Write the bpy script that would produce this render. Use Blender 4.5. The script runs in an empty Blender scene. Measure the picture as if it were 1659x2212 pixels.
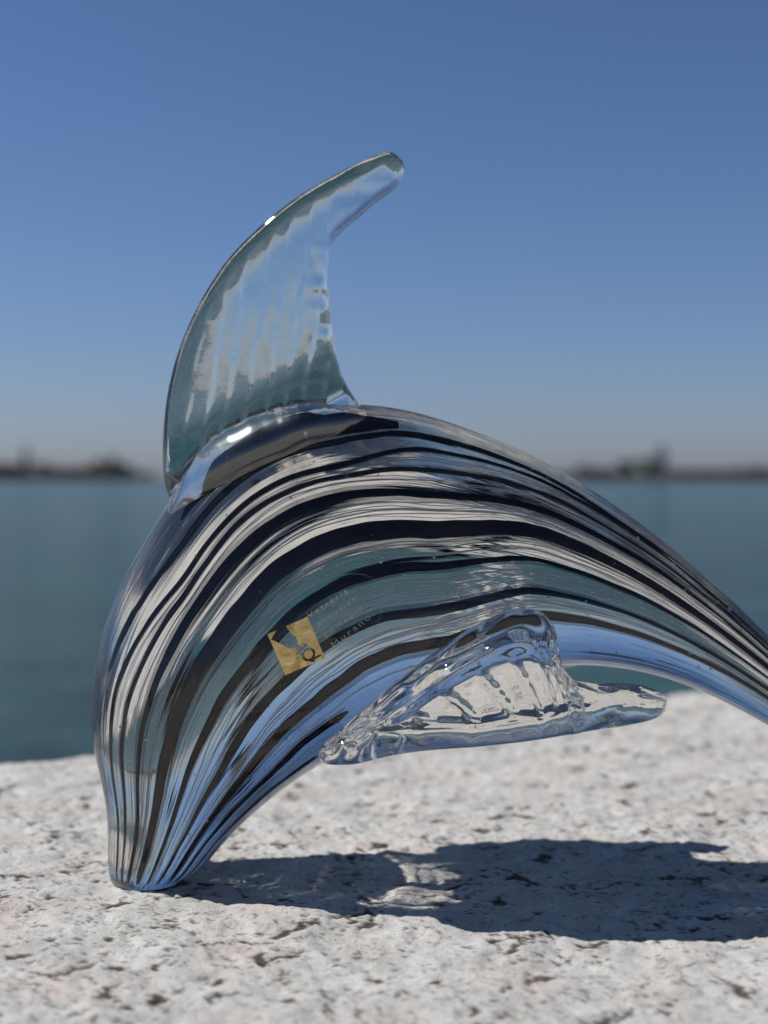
import bpy, bmesh, math, random
import numpy as np
from mathutils import Vector
from mathutils.bvhtree import BVHTree

random.seed(7)
rng = np.random.default_rng(7)
S = bpy.context.scene
COL = S.collection

# ------------------------------------------------------------------ camera, sky, sun
F = 2950.0                       # focal length in units of a 1659 x 2212 frame
CX, CY = 829.5, 1106.0
D0 = 0.264                       # metres from the lens to the glass dolphin
PITCH = math.atan(70 / F)
HC = D0 * math.tan(PITCH + math.atan(787 / F))     # lens height above the stone
K = D0 / F                       # metres per frame unit at the dolphin

cam = bpy.data.cameras.new("camera")
cam.sensor_fit = 'VERTICAL'
cam.sensor_height = 36.0
cam.sensor_width = 27.0
cam.lens = 36.0 * F / 2212.0
cam.clip_start = 0.01
cam.clip_end = 20000
cam.dof.use_dof = True
cam.dof.focus_distance = 0.245
cam.dof.aperture_fstop = 13.0
camo = bpy.data.objects.new("camera", cam)
COL.objects.link(camo)
camo.location = (0, 0, HC)
camo.rotation_euler = (math.pi / 2 - PITCH, 0, 0)
S.camera = camo

SUN_EL = math.radians(53)
SUN_AZ = math.radians(-80)       # clockwise from +Y: far left, a little behind the dolphin
world = bpy.data.worlds.new("World")
S.world = world
world.use_nodes = True
wn = world.node_tree
for n in list(wn.nodes):
    wn.nodes.remove(n)
sky = wn.nodes.new('ShaderNodeTexSky')
sky.sky_type = 'NISHITA'
sky.sun_disc = False
sky.sun_elevation = SUN_EL
sky.sun_rotation = SUN_AZ
sky.altitude = 0
sky.air_density = 1.0
sky.dust_density = 0.6
sky.ozone_density = 1.0
bg = wn.nodes.new('ShaderNodeBackground')
bg.inputs['Strength'].default_value = 0.075
wo = wn.nodes.new('ShaderNodeOutputWorld')
tint = wn.nodes.new('ShaderNodeMix'); tint.data_type = 'RGBA'; tint.blend_type = 'MULTIPLY'
tint.inputs[0].default_value = 1.0

wtc = wn.nodes.new('ShaderNodeTexCoord'); wsx = wn.nodes.new('ShaderNodeSeparateXYZ')
wn.links.new(wtc.outputs['Generated'], wsx.inputs[0])
wrm = wn.nodes.new('ShaderNodeValToRGB')          # slight white-balance shift of the whole sky, a little rosier in the low haze
wrm.color_ramp.elements[0].position = 0.0; wrm.color_ramp.elements[0].color = (0.63, 0.74, 1.13, 1)
wrm.color_ramp.elements[1].position = 0.16; wrm.color_ramp.elements[1].color = (0.60, 0.755, 1.06, 1)
e3 = wrm.color_ramp.elements.new(0.36); e3.color = (0.54, 0.71, 0.98, 1)
e5 = wrm.color_ramp.elements.new(0.50); e5.color = (0.43, 0.58, 0.80, 1)
e4 = wrm.color_ramp.elements.new(0.70); e4.color = (0.38, 0.50, 0.66, 1)
wn.links.new(wsx.outputs['Z'], wrm.inputs[0]); wn.links.new(wrm.outputs[0], tint.inputs[7])
wn.links.new(sky.outputs[0], tint.inputs[6])
wn.links.new(tint.outputs[2], bg.inputs['Color'])
wn.links.new(bg.outputs[0], wo.inputs['Surface'])

to_sun = Vector((math.sin(SUN_AZ) * math.cos(SUN_EL), math.cos(SUN_AZ) * math.cos(SUN_EL), math.sin(SUN_EL)))
sun = bpy.data.lights.new("sun", 'SUN')
sun.energy = 5.0
sun.angle = math.radians(0.53)
sun.color = (1.0, 0.975, 0.94)
suno = bpy.data.objects.new("sun", sun)
COL.objects.link(suno)
suno.rotation_euler = to_sun.to_track_quat('Z', 'Y').to_euler()
suno.location = to_sun * 5
try:
    sun.cycles.is_caustics_light = True
except Exception as e:
    print(e)

S.view_settings.view_transform = 'Standard'
S.view_settings.look = 'None'
S.view_settings.exposure = 0.0
S.view_settings.gamma = 1.0
S.view_settings.use_curve_mapping = False
S.render.engine = 'CYCLES'
c = S.cycles
c.max_bounces = 24
c.transmission_bounces = 20
c.glossy_bounces = 10
c.diffuse_bounces = 3
c.transparent_max_bounces = 16
c.caustics_refractive = True
c.caustics_reflective = True
c.blur_glossy = 0.0
c.sample_clamp_indirect = 12.0
c.sample_clamp_direct = 0.0
c.use_denoising = True
c.use_adaptive_sampling = False

# ------------------------------------------------------------------ helpers
def unp(px, py, Y=D0):
    """the point at distance Y in front of the lens that a frame position looks at"""
    px = np.asarray(px, float); py = np.asarray(py, float); Y = np.asarray(Y, float)
    cp, sp = math.cos(PITCH), math.sin(PITCH)
    u = (px - CX) / F; v = (CY - py) / F
    ry = cp + v * sp
    rz = -sp + v * cp
    t = Y / ry
    return np.stack([u * t, ry * t, HC + rz * t], -1)


def hash2(ix, iy, seed):
    h = (ix.astype(np.int64) * 374761393 + iy.astype(np.int64) * 668265263 + seed * 974711) & 0x7fffffff
    h = ((h ^ (h >> 13)) * 1274126177) & 0x7fffffff
    h = (h ^ (h >> 16)) & 0xffff
    return h / 65535.0


def gnoise(x, y, seed=0):
    """gradient noise, about -0.7..0.7"""
    x = np.asarray(x, float); y = np.asarray(y, float)
    ix = np.floor(x); iy = np.floor(y)
    fx = x - ix; fy = y - iy
    ux = fx * fx * fx * (fx * (fx * 6 - 15) + 10); uy = fy * fy * fy * (fy * (fy * 6 - 15) + 10)
    def g(dx, dy):
        a = hash2(ix + dx, iy + dy, seed) * 2 * math.pi
        return np.cos(a) * (fx - dx) + np.sin(a) * (fy - dy)
    a = g(0, 0); b = g(1, 0); c_ = g(0, 1); d = g(1, 1)
    return (a + (b - a) * ux) * (1 - uy) + (c_ + (d - c_) * ux) * uy


def fbm(x, y, octv=4, seed=0, gain=0.5):
    s = 0; a = 1.0
    for i in range(octv):
        s = s + a * gnoise(x * 2 ** i + 17.3 * i, y * 2 ** i - 9.1 * i, seed + i)
        a *= gain
    return s


def sstep(a, b, x):
    t = np.clip((x - a) / (b - a), 0, 1)
    return t * t * (3 - 2 * t)


def crom(P, n, t=None):
    """Catmull-Rom through the rows of P, n samples (or at the parameters t, 0..1)"""
    P = np.asarray(P, float)
    m = len(P)
    if t is None:
        t = np.linspace(0, 1, n)
    u = np.clip(np.asarray(t) * (m - 1), 0, m - 1 - 1e-9)
    i = u.astype(int); f = (u - i)[:, None]
    Q = np.vstack([2 * P[0] - P[1], P, 2 * P[-1] - P[-2]])
    a, b, c_, d = Q[i], Q[i + 1], Q[i + 2], Q[i + 3]
    return 0.5 * (2 * b + (c_ - a) * f + (2 * a - 5 * b + 4 * c_ - d) * f * f + (3 * b - a - 3 * c_ + d) * f ** 3)


def smooth_rows(P, it):
    for _ in range(it):
        Q = P.copy()
        Q[1:-1] = 0.25 * P[:-2] + 0.5 * P[1:-1] + 0.25 * P[2:]
        P = Q
    return P


def mesh_from(name, V, faces, mat=None, smooth=True):
    me = bpy.data.meshes.new(name)
    me.from_pydata([tuple(v) for v in np.asarray(V)], [], faces)
    if mat is not None:
        me.materials.append(mat)
    if smooth:
        me.polygons.foreach_set('use_smooth', [True] * len(me.polygons))
    me.update()
    return me


def obj(name, me, parent=None):
    o = bpy.data.objects.new(name, me)
    COL.objects.link(o)
    if parent is not None:
        o.parent = parent
    return o


def tag(o, label=None, cat=None, group=None, kind=None):
    if label: o['label'] = label
    if cat: o['category'] = cat
    if group: o['group'] = group
    if kind: o['kind'] = kind
    return o


def empty(name, loc):
    o = bpy.data.objects.new(name, None)
    o.empty_display_size = 0.01
    COL.objects.link(o)
    o.location = loc
    return o


def tube_faces(nu, nv, cap=True):
    fs = []
    for i in range(nu - 1):
        for j in range(nv):
            k = (j + 1) % nv
            fs.append((i * nv + j, i * nv + k, (i + 1) * nv + k, (i + 1) * nv + j))
    return fs


def loft(A, B, Dv, prof, nv, disp=None):
    """closed skin through sections whose ends are A and B and whose half thickness is Dv*prof"""
    nu = len(A)
    ph = np.linspace(0, 2 * np.pi, nv, endpoint=False)
    c_ = (1 - np.cos(ph)) / 2
    side = np.where(ph < np.pi, 1.0, -1.0)
    cc = c_[None, :, None]
    thick = prof(np.linspace(0, 1, nu)[:, None], c_[None, :], side[None, :], ph[None, :])
    P = A[:, None] + (B - A)[:, None] * cc + Dv[:, None] * (thick)[..., None]
    V = P.reshape(-1, 3)
    fs = tube_faces(nu, nv)
    c0 = P[0].mean(0); c1 = P[-1].mean(0)
    n = len(V)
    V = np.vstack([V, c0, c1])
    for j in range(nv):
        k = (j + 1) % nv
        fs.append((n, k, j))
        fs.append((n + 1, (nu - 1) * nv + j, (nu - 1) * nv + k))
    return V, fs


def fix_normals(me):
    bm = bmesh.new(); bm.from_mesh(me)
    bmesh.ops.recalc_face_normals(bm, faces=bm.faces)
    bm.to_mesh(me); bm.free()


# ------------------------------------------------------------------ materials
def newmat(name):
    m = bpy.data.materials.new(name)
    m.use_nodes = True
    nt = m.node_tree
    b = nt.nodes['Principled BSDF']
    return m, nt, b


def nd(nt, typ, **kw):
    n = nt.nodes.new(typ)
    for k_, v in kw.items():
        setattr(n, k_, v)
    return n


def ramp(nt, src, stops):
    r = nt.nodes.new('ShaderNodeValToRGB')
    cr = r.color_ramp
    while len(cr.elements) < len(stops):
        cr.elements.new(0.5)
    for e, (p, col) in zip(cr.elements, stops):
        e.position = p
        e.color = (*col, 1)
    nt.links.new(src, r.inputs[0])
    return r.outputs[0]


def noise(nt, scale, detail=4, rough=0.55, vec=None, dist=0.0):
    n = nt.nodes.new('ShaderNodeTexNoise')
    n.inputs['Scale'].default_value = scale
    n.inputs['Detail'].default_value = detail
    n.inputs['Roughness'].default_value = rough
    n.inputs['Distortion'].default_value = dist
    if vec is not None:
        nt.links.new(vec, n.inputs['Vector'])
    return n


def mat_glass(flow=False):
    m = bpy.data.materials.new("clear_glass" if not flow else "drawn_clear_glass")
    m.use_nodes = True
    nt = m.node_tree
    nt.nodes.remove(nt.nodes['Principled BSDF'])
    g = nt.nodes.new('ShaderNodeBsdfGlass')
    g.inputs['IOR'].default_value = 1.51
    g.inputs['Roughness'].default_value = 0.014 if flow else 0.02
    g.inputs['Color'].default_value = (0.985, 0.975, 0.950, 1)
    nt.links.new(g.outputs[0], nt.nodes['Material Output'].inputs[0])
    if not flow:
        tc = nt.nodes.new('ShaderNodeTexCoord')
        n = noise(nt, 170, 4, 0.5, tc.outputs['Object'])
        bp = nt.nodes.new('ShaderNodeBump'); bp.inputs['Strength'].default_value = 1.0
        bp.inputs['Distance'].default_value = 0.00010
        nt.links.new(n.outputs['Fac'], bp.inputs['Height'])
        n2 = noise(nt, 800, 2, 0.5, tc.outputs['Object'])
        b2 = nt.nodes.new('ShaderNodeBump'); b2.inputs['Strength'].default_value = 1.0
        b2.inputs['Distance'].default_value = 0.000016
        nt.links.new(n2.outputs['Fac'], b2.inputs['Height']); nt.links.new(bp.outputs[0], b2.inputs['Normal'])
        nt.links.new(b2.outputs[0], g.inputs['Normal'])
    if flow:
        # lengthwise draw marks: fine ripples that follow the direction in which the hot glass was pulled
        at = nt.nodes.new('ShaderNodeAttribute'); at.attribute_name = 'flow'
        prev = None
        for sc, amp, det in (((9, 9, 0.42), 0.00034, 2), ((30, 30, 0.8), 0.00004, 2)):
            mp = nt.nodes.new('ShaderNodeMapping'); mp.inputs['Scale'].default_value = sc
            nt.links.new(at.outputs['Vector'], mp.inputs['Vector'])
            n = noise(nt, 1.0, det, 0.5, mp.outputs[0])
            bp = nt.nodes.new('ShaderNodeBump'); bp.inputs['Strength'].default_value = 1.0
            bp.inputs['Distance'].default_value = amp
            nt.links.new(n.outputs['Fac'], bp.inputs['Height'])
            if prev is not None:
                nt.links.new(prev.outputs[0], bp.inputs['Normal'])
            prev = bp
        nt.links.new(prev.outputs[0], g.inputs['Normal'])
    return m


def mat_dark_stripe(name='dark_aventurine_glass', c0=(0.004, 0.0035, 0.005), c1=(0.011, 0.007, 0.008), c2=(0.03, 0.018, 0.019)):
    m, nt, b = newmat(name)
    tc = nd(nt, 'ShaderNodeTexCoord')
    n = noise(nt, 90, 3, 0.5, tc.outputs['Object'])
    col = ramp(nt, n.outputs['Fac'], [(0.3, c0), (0.55, c1), (0.75, c2)])
    # copper flecks caught in the glass
    v = nd(nt, 'ShaderNodeTexVoronoi'); v.inputs['Scale'].default_value = 2400
    nt.links.new(tc.outputs['Object'], v.inputs['Vector'])
    lt = nd(nt, 'ShaderNodeMath', operation='LESS_THAN'); lt.inputs[1].default_value = 0.09
    nt.links.new(v.outputs['Distance'], lt.inputs[0])
    n2 = noise(nt, 140, 2, 0.5, tc.outputs['Object'])
    gt = nd(nt, 'ShaderNodeMath', operation='GREATER_THAN'); gt.inputs[1].default_value = 0.57
    nt.links.new(n2.outputs['Fac'], gt.inputs[0])
    mu = nd(nt, 'ShaderNodeMath', operation='MULTIPLY')
    nt.links.new(lt.outputs[0], mu.inputs[0]); nt.links.new(gt.outputs[0], mu.inputs[1])
    mx = nd(nt, 'ShaderNodeMix', data_type='RGBA')
    nt.links.new(mu.outputs[0], mx.inputs[0]); nt.links.new(col, mx.inputs[6])
    mx.inputs[7].default_value = (0.85, 0.50, 0.36, 1)
    nt.links.new(mx.outputs[2], b.inputs['Base Color'])
    nt.links.new(mu.outputs[0], b.inputs['Metallic'])
    b.inputs['Roughness'].default_value = 0.25
    b.inputs['Specular IOR Level'].default_value = 0.08
    return m


def mat_thread(name='milk_glass_thread', col=(0.72, 0.74, 0.76), clear=0.25):
    m, nt, b = newmat(name)
    b.inputs['Base Color'].default_value = (*col, 1)
    b.inputs['Roughness'].default_value = 0.4
    tr = nd(nt, 'ShaderNodeBsdfTransparent')
    mx = nd(nt, 'ShaderNodeMixShader'); mx.inputs[0].default_value = clear
    out = nt.nodes['Material Output']
    nt.links.new(b.outputs[0], mx.inputs[1]); nt.links.new(tr.outputs[0], mx.inputs[2])
    nt.links.new(mx.outputs[0], out.inputs[0])
    return m


def mat_simple(name, col, rough=0.6, metal=0.0, var=0.0, scale=5.0):
    m, nt, b = newmat(name)
    if var > 0:
        tc = nd(nt, 'ShaderNodeTexCoord')
        n = noise(nt, scale, 5, 0.6, tc.outputs['Object'])
        lo = tuple(x * (1 - var) for x in col); hi = tuple(min(1, x * (1 + var)) for x in col)
        nt.links.new(ramp(nt, n.outputs['Fac'], [(0.3, lo), (0.7, hi)]), b.inputs['Base Color'])
    else:
        b.inputs['Base Color'].default_value = (*col, 1)
    b.inputs['Roughness'].default_value = rough
    b.inputs['Metallic'].default_value = metal
    return m


def mat_gold():
    m, nt, b = newmat("gold_foil")
    tc = nd(nt, 'ShaderNodeTexCoord')
    n = noise(nt, 260, 5, 0.65, tc.outputs['Object'], 1.2)
    nt.links.new(ramp(nt, n.outputs['Fac'], [(0.3, (0.34, 0.20, 0.055)), (0.5, (0.66, 0.44, 0.15)), (0.7, (0.92, 0.70, 0.32))]), b.inputs['Base Color'])
    b.inputs['Metallic'].default_value = 0.7
    b.inputs['Roughness'].default_value = 0.42
    bp = nd(nt, 'ShaderNodeBump'); bp.inputs['Strength'].default_value = 0.25; bp.inputs['Distance'].default_value = 0.0004
    nt.links.new(n.outputs['Fac'], bp.inputs['Height']); nt.links.new(bp.outputs[0], b.inputs['Normal'])
    return m


def mat_stone():
    m, nt, b = newmat("istrian_limestone")
    tc = nd(nt, 'ShaderNodeTexCoord')
    P = tc.outputs['Object']
    n1 = noise(nt, 75, 8, 0.7, P)
    base = ramp(nt, n1.outputs['Fac'], [(0.30, (0.37, 0.36, 0.335)), (0.48, (0.48, 0.465, 0.435)), (0.66, (0.57, 0.56, 0.53))])
    # faint pink and ochre stains
    n2 = noise(nt, 55, 4, 0.55, P)
    f2 = ramp(nt, n2.outputs['Fac'], [(0.52, (0, 0, 0)), (0.72, (1, 1, 1))])
    mx = nd(nt, 'ShaderNodeMix', data_type='RGBA')
    sc = nd(nt, 'ShaderNodeMath', operation='MULTIPLY'); sc.inputs[1].default_value = 0.5
    nt.links.new(f2, sc.inputs[0]); nt.links.new(sc.outputs[0], mx.inputs[0])
    nt.links.new(base, mx.inputs[6]); mx.inputs[7].default_value = (0.55, 0.43, 0.37, 1)
    # lichen and dirt sitting in the pits
    at = nd(nt, 'ShaderNodeAttribute'); at.attribute_name = 'dirt'
    n3 = noise(nt, 420, 3, 0.6, P)
    dirt = ramp(nt, n3.outputs['Fac'], [(0.3, (0.016, 0.014, 0.012)), (0.52, (0.045, 0.034, 0.020)), (0.68, (0.11, 0.068, 0.036))])
    mx2 = nd(nt, 'ShaderNodeMix', data_type='RGBA')
    nt.links.new(at.outputs['Fac'], mx2.inputs[0]); nt.links.new(mx.outputs[2], mx2.inputs[6]); nt.links.new(dirt, mx2.inputs[7])
    # fine dark specks
    n4 = noise(nt, 900, 2, 0.5, P)
    f4 = ramp(nt, n4.outputs['Fac'], [(0.62, (0, 0, 0)), (0.67, (1, 1, 1))])
    s4 = nd(nt, 'ShaderNodeMath', operation='MULTIPLY'); s4.inputs[1].default_value = 0.55
    nt.links.new(f4, s4.inputs[0])
    mx3 = nd(nt, 'ShaderNodeMix', data_type='RGBA')
    nt.links.new(s4.outputs[0], mx3.inputs[0]); nt.links.new(mx2.outputs[2], mx3.inputs[6]); mx3.inputs[7].default_value = (0.13, 0.10, 0.08, 1)
    nt.links.new(mx3.outputs[2], b.inputs['Base Color'])
    b.inputs['Roughness'].default_value = 0.78
    b.inputs['Specular IOR Level'].default_value = 0.35
    n5 = noise(nt, 1100, 5, 0.75, P)
    bp = nd(nt, 'ShaderNodeBump'); bp.inputs['Strength'].default_value = 0.8; bp.inputs['Distance'].default_value = 0.0006
    nt.links.new(n5.outputs['Fac'], bp.inputs['Height']); nt.links.new(bp.outputs[0], b.inputs['Normal'])
    return m


def mat_water():
    m, nt, b = newmat("lagoon_water")
    tc = nd(nt, 'ShaderNodeTexCoord')
    mp = nd(nt, 'ShaderNodeMapping'); mp.inputs['Scale'].default_value = (0.45, 1.0, 1.0)
    nt.links.new(tc.outputs['Object'], mp.inputs['Vector'])
    n0 = noise(nt, 0.8, 6, 0.7, mp.outputs[0])
    nt.links.new(ramp(nt, n0.outputs['Fac'], [(0.40, (0.004, 0.030, 0.037)), (0.60, (0.015, 0.075, 0.076))]), b.inputs['Base Color'])
    b.inputs['Roughness'].default_value = 0.12
    b.inputs['IOR'].default_value = 1.333
    b.inputs['Specular IOR Level'].default_value = 0.36
    n1 = noise(nt, 1.3, 7, 0.66, mp.outputs[0])
    bp = nd(nt, 'ShaderNodeBump'); bp.inputs['Strength'].default_value = 1.0; bp.inputs['Distance'].default_value = 0.30
    nt.links.new(n1.outputs['Fac'], bp.inputs['Height']); nt.links.new(bp.outputs[0], b.inputs['Normal'])
    return m


M_GLASS = mat_glass()
M_FLOW = mat_glass(True)
M_SATIN = mat_glass()
M_SATIN.name = 'satin_clear_glass'
_nt = M_SATIN.node_tree
_gl = [n for n in _nt.nodes if n.type == 'BSDF_GLASS'][0]
_gg = _nt.nodes.new('ShaderNodeBsdfGlossy'); _gg.inputs['Roughness'].default_value = 0.22; _gg.inputs['Color'].default_value = (1, 1, 1, 1)
_mx = _nt.nodes.new('ShaderNodeMixShader'); _mx.inputs[0].default_value = 0.10
_nt.links.new(_gl.outputs[0], _mx.inputs[1]); _nt.links.new(_gg.outputs[0], _mx.inputs[2])
_nt.links.new(_mx.outputs[0], _nt.nodes['Material Output'].inputs[0])
M_DARK = mat_dark_stripe()
M_BROWN = mat_dark_stripe('brown_aventurine_glass', (0.020, 0.014, 0.017), (0.036, 0.025, 0.027), (0.06, 0.04, 0.038))
M_SMOKE = mat_thread('smoky_glass', (0.035, 0.03, 0.035), 0.68)
M_THREAD = mat_thread()
M_CLEAR = mat_thread('clear_film', (0.6, 0.62, 0.62), 0.80)
M_GOLD = mat_gold()
M_STONE = mat_stone()
M_WATER = mat_water()

# ------------------------------------------------------------------ water, quay and stone block
WZ = -1.15
R = 9000.0
o = obj('lagoon_water', mesh_from('lagoon_water', [(-R, -R, WZ), (R, -R, WZ), (R, R, WZ), (-R, R, WZ)], [(0, 1, 2, 3)], M_WATER))
tag(o, 'calm teal lagoon water stretching to the horizon', None, None, 'structure')

E0 = np.array([-.104, .378]); E1 = np.array([.109, .500])
ea = (E1 - E0) / np.linalg.norm(E1 - E0)
eb = np.array([ea[1], -ea[0]])          # inward, towards the viewer
ORG = np.array([0.0, 0.4385])


def graded(segs):
    out = []
    for a, b_, st in segs:
        n = max(1, int(round((b_ - a) / st)))
        out.append(np.linspace(a, b_, n, endpoint=False))
    out.append([segs[-1][1]])
    return np.concatenate(out)


def build_stone():
    ga = graded([(-1.4, -.5, .03), (-.5, -.27, .006), (-.27, .02, .00055), (.02, .16, .0008), (.16, .28, .0014), (.28, .4, .006), (.4, 1.4, .03)])
    gb = graded([(0, .012, .0009), (.012, .27, .00055), (.27, .40, .0012), (.40, .62, .008)])
    A, Bv = np.meshgrid(ga, gb, indexing='ij')
    # coordinates in mm for the noises
    x = A * 1000; y = Bv * 1000
    wx = x + 3.0 * fbm(x / 9, y / 9, 3, 50); wy = y + 3.0 * fbm(x / 9 + 40, y / 9, 3, 60)
    h = 1.3 * fbm(x / 60, y / 60, 3, 1) + 0.75 * fbm(x / 13, y / 13, 4, 5) + 0.44 * fbm(wx / 3.6, wy / 3.6, 4, 11, 0.55)
    chip = fbm(wx / 6.0 + 9, wy / 6.0, 3, 31)
    h -= 0.5 * sstep(0.12, 0.34, chip) * (0.6 + 0.6 * fbm(x / 2.2, y / 2.2, 2, 35))
    # spidery pits filled with dirt
    p1 = fbm(wx / 5.6, wy / 5.6, 5, 71, 0.66)
    area = fbm(x / 16 + 5, y / 16, 3, 81)
    q1 = p1 + 0.5 * area; k1 = np.percentile(q1, 93.5)
    pit = sstep(k1, k1 + 0.035, q1)
    p2 = fbm(wx / 2.3 + 20, wy / 2.3, 4, 91, 0.66)
    q2 = p2 + 0.3 * area; k2 = np.percentile(q2, 94)
    pit2 = sstep(k2, k2 + 0.045, q2)
    # hair-thin curved cracks
    r1 = np.abs(fbm(wx / 7.5 + 3, wy / 7.5, 3, 95))
    crack = sstep(0.022, 0.004, r1) * sstep(0.05, 0.22, fbm(x / 8, y / 8, 2, 97))
    h -= 0.22 * pit + 0.16 * pit2 + 0.12 * crack
    h += 0.11 * fbm(wx / 1.3, wy / 1.3, 2, 141)
    dirt = np.clip(pit * 0.95 + pit2 * 0.75 + crack * 0.55, 0, 1)
    dirt = dirt * sstep(-.33, -.26, A) * sstep(.31, .27, A) * sstep(.43, .38, Bv)      # beyond this the sheet is too coarse for pits
    h = h * 1e-3
    # worn, irregular far edge
    wob = 0.004 * fbm(A * 22, A * 0 + 3.3, 4, 200) + 0.0012 * fbm(A * 160, A * 0 + 8, 3, 210)
    rr = 0.011 + 0.004 * fbm(A * 30, A * 0 + 1.7, 2, 220)
    t = np.clip(1 - Bv / rr, 0, 1)
    h = h - rr * (1 - np.sqrt(np.clip(1 - t * t * 0.96, 0, 1)))
    off = wob * sstep(.05, 0, Bv)
    X = ORG[0] + A * ea[0] + (Bv + off) * eb[0]
    Y = ORG[1] + A * ea[1] + (Bv + off) * eb[1]
    # the block is bedded so that the dolphin stands on its high spots
    nu, nv = A.shape
    V = np.stack([X, Y, h], -1).reshape(-1, 3)
    idx = np.arange(nu * nv).reshape(nu, nv)
    Q = np.stack([idx[:-1, :-1], idx[:-1, 1:], idx[1:, 1:], idx[1:, :-1]], -1).reshape(-1, 4)
    # sides: from the far and near edges, and both ends, down below the water
    def skirt(line, outx, outy, base):
        rows = []
        for dz in (-.03, -.12, -.35, -1.4):
            L = V[line].copy()
            L[:, 2] = dz + 0.004 * np.sin(L[:, 0] * 40 + dz * 9)
            L[:, 0] += outx * (0.003); L[:, 1] += outy * 0.003
            rows.append(L)
        return rows
    Vs = [V]; Fs = [Q]; n = len(V)
    for line, ox, oy, flip in ((idx[:, 0], -eb[0], -eb[1], False), (idx[::-1, -1], eb[0], eb[1], False),
                               (idx[0, ::-1], -ea[0], -ea[1], False), (idx[-1, :], ea[0], ea[1], False)):
        prev = line
        for L in skirt(line, ox, oy, 0):
            cur = np.arange(n, n + len(L)); n += len(L); Vs.append(L)
            Fs.append(np.stack([prev[:-1], prev[1:], cur[1:], cur[:-1]], -1))
            prev = cur
    V2 = np.vstack(Vs); F2 = np.vstack(Fs)
    me = bpy.data.meshes.new('stone_block')
    me.vertices.add(len(V2)); me.vertices.foreach_set('co', V2.ravel())
    me.loops.add(F2.size); me.loops.foreach_set('vertex_index', F2.ravel().astype(np.int32))
    me.polygons.add(len(F2)); me.polygons.foreach_set('loop_start', np.arange(0, F2.size, 4, dtype=np.int32))
    me.polygons.foreach_set('use_smooth', np.ones(len(F2), bool))
    me.update(calc_edges=True)
    me.validate()
    at = me.attributes.new('dirt', 'FLOAT', 'POINT')
    d = np.zeros(len(V2)); d[:nu * nv] = dirt.ravel()
    at.data.foreach_set('value', d.astype(np.float32))
    me.materials.append(M_STONE)
    return me, (ga, gb, h)


stone_me, (SGA, SGB, SH) = build_stone()
stone = obj('stone_block', stone_me)
tag(stone, 'pale rough pitted stone block with worn far edge, under the glass dolphin', 'stone block')

# the quay behind the viewer, half a metre below the top of the block
def frame_pt(a, b_, z):
    p = ORG + a * ea + b_ * eb
    return (p[0], p[1], z)
M_QUAY = mat_simple('quay_stone', (0.42, 0.40, 0.37), 0.8, 0, 0.25, 3)
qv = [frame_pt(-40, .66, -.55), frame_pt(40, .66, -.55), frame_pt(40, 14, -.55), frame_pt(-40, 14, -.55),
      frame_pt(-40, .66, -2), frame_pt(40, .66, -2), frame_pt(40, 14, -2), frame_pt(-40, 14, -2)]
qm = mesh_from('pavement', qv, [(0, 1, 2, 3), (0, 4, 5, 1), (1, 5, 6, 2), (2, 6, 7, 3), (3, 7, 4, 0)], M_QUAY, False)
fix_normals(qm)
tag(obj('pavement', qm), 'grey stone quay behind the block', None, None, 'structure')

# ------------------------------------------------------------------ glass dolphin
TB = [((240, 1893), (400, 1893), 96), ((234, 1855), (440, 1872), 112), ((236, 1780), (490, 1812), 135),
      ((226, 1700), (548, 1755), 160), ((206, 1615), (610, 1703), 186), ((197, 1520), (665, 1665), 206),
      ((208, 1415), (710, 1637), 222), ((250, 1285), (750, 1614), 236), ((310, 1175), (785, 1596), 246),
      ((375, 1070), (818, 1580), 253), ((455, 975), (850, 1564), 258), ((560, 908), (882, 1547), 260),
      ((675, 876), (915, 1531), 259), ((800, 874), (950, 1514), 255), ((910, 893), (990, 1496), 247),
      ((1020, 930), (1035, 1477), 236), ((1130, 975), (1090, 1457), 222), ((1235, 1030), (1150, 1443), 203),
      ((1335, 1095), (1220, 1433), 180), ((1430, 1163), (1300, 1436), 154), ((1520, 1240), (1385, 1449), 130),
      ((1600, 1312), (1470, 1474), 110), ((1680, 1390), (1560, 1513), 94), ((1770, 1475), (1665, 1570), 78),
      ((1870, 1565), (1785, 1645), 64), ((1980, 1660), (1910, 1725), 54), ((2100, 1755), (2050, 1800), 46),
      ((2210, 1825), (2180, 1858), 42)]
NU = 420
tp = crom([t[0] for t in TB], NU); bp_ = crom([t[1] for t in TB], NU); wp = crom([[t[2]] for t in TB], NU)[:, 0]
tp = smooth_rows(tp, 60); bp_ = smooth_rows(bp_, 60); wp = smooth_rows(wp[:, None], 60)[:, 0]
BT = unp(tp[:, 0], tp[:, 1]); BB = unp(bp_[:, 0], bp_[:, 1]); BW = wp * K
BC = (BT + BB) / 2
BA = BT - BC
BAL = np.linalg.norm(BA, axis=1)
YN = np.array([0, -1.0, 0])
UU = np.linspace(0, 1, NU)


def body_pt(u, phi, inset):
    """point under the body's skin: u along it, phi from the back (0) over the near flank (90 deg) to the belly"""
    u = np.asarray(u, float)
    C_ = np.stack([np.interp(u, UU, BC[:, i]) for i in range(3)], -1)
    A_ = np.stack([np.interp(u, UU, BA[:, i]) for i in range(3)], -1)
    al = np.interp(u, UU, BAL); w = np.interp(u, UU, BW)
    fa = np.maximum(0.04, 1 - inset / al); fw = np.maximum(0.04, 1 - inset / w)
    egg = (1 - (0.48 - 0.18 * sstep(.6, .9, u)) * np.cos(phi) * sstep(0.10, .40, u)) * 0.95
    return C_ + A_ * (fa * np.cos(phi))[..., None] + YN * (w * fw * np.sin(phi) * egg)[..., None]


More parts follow.
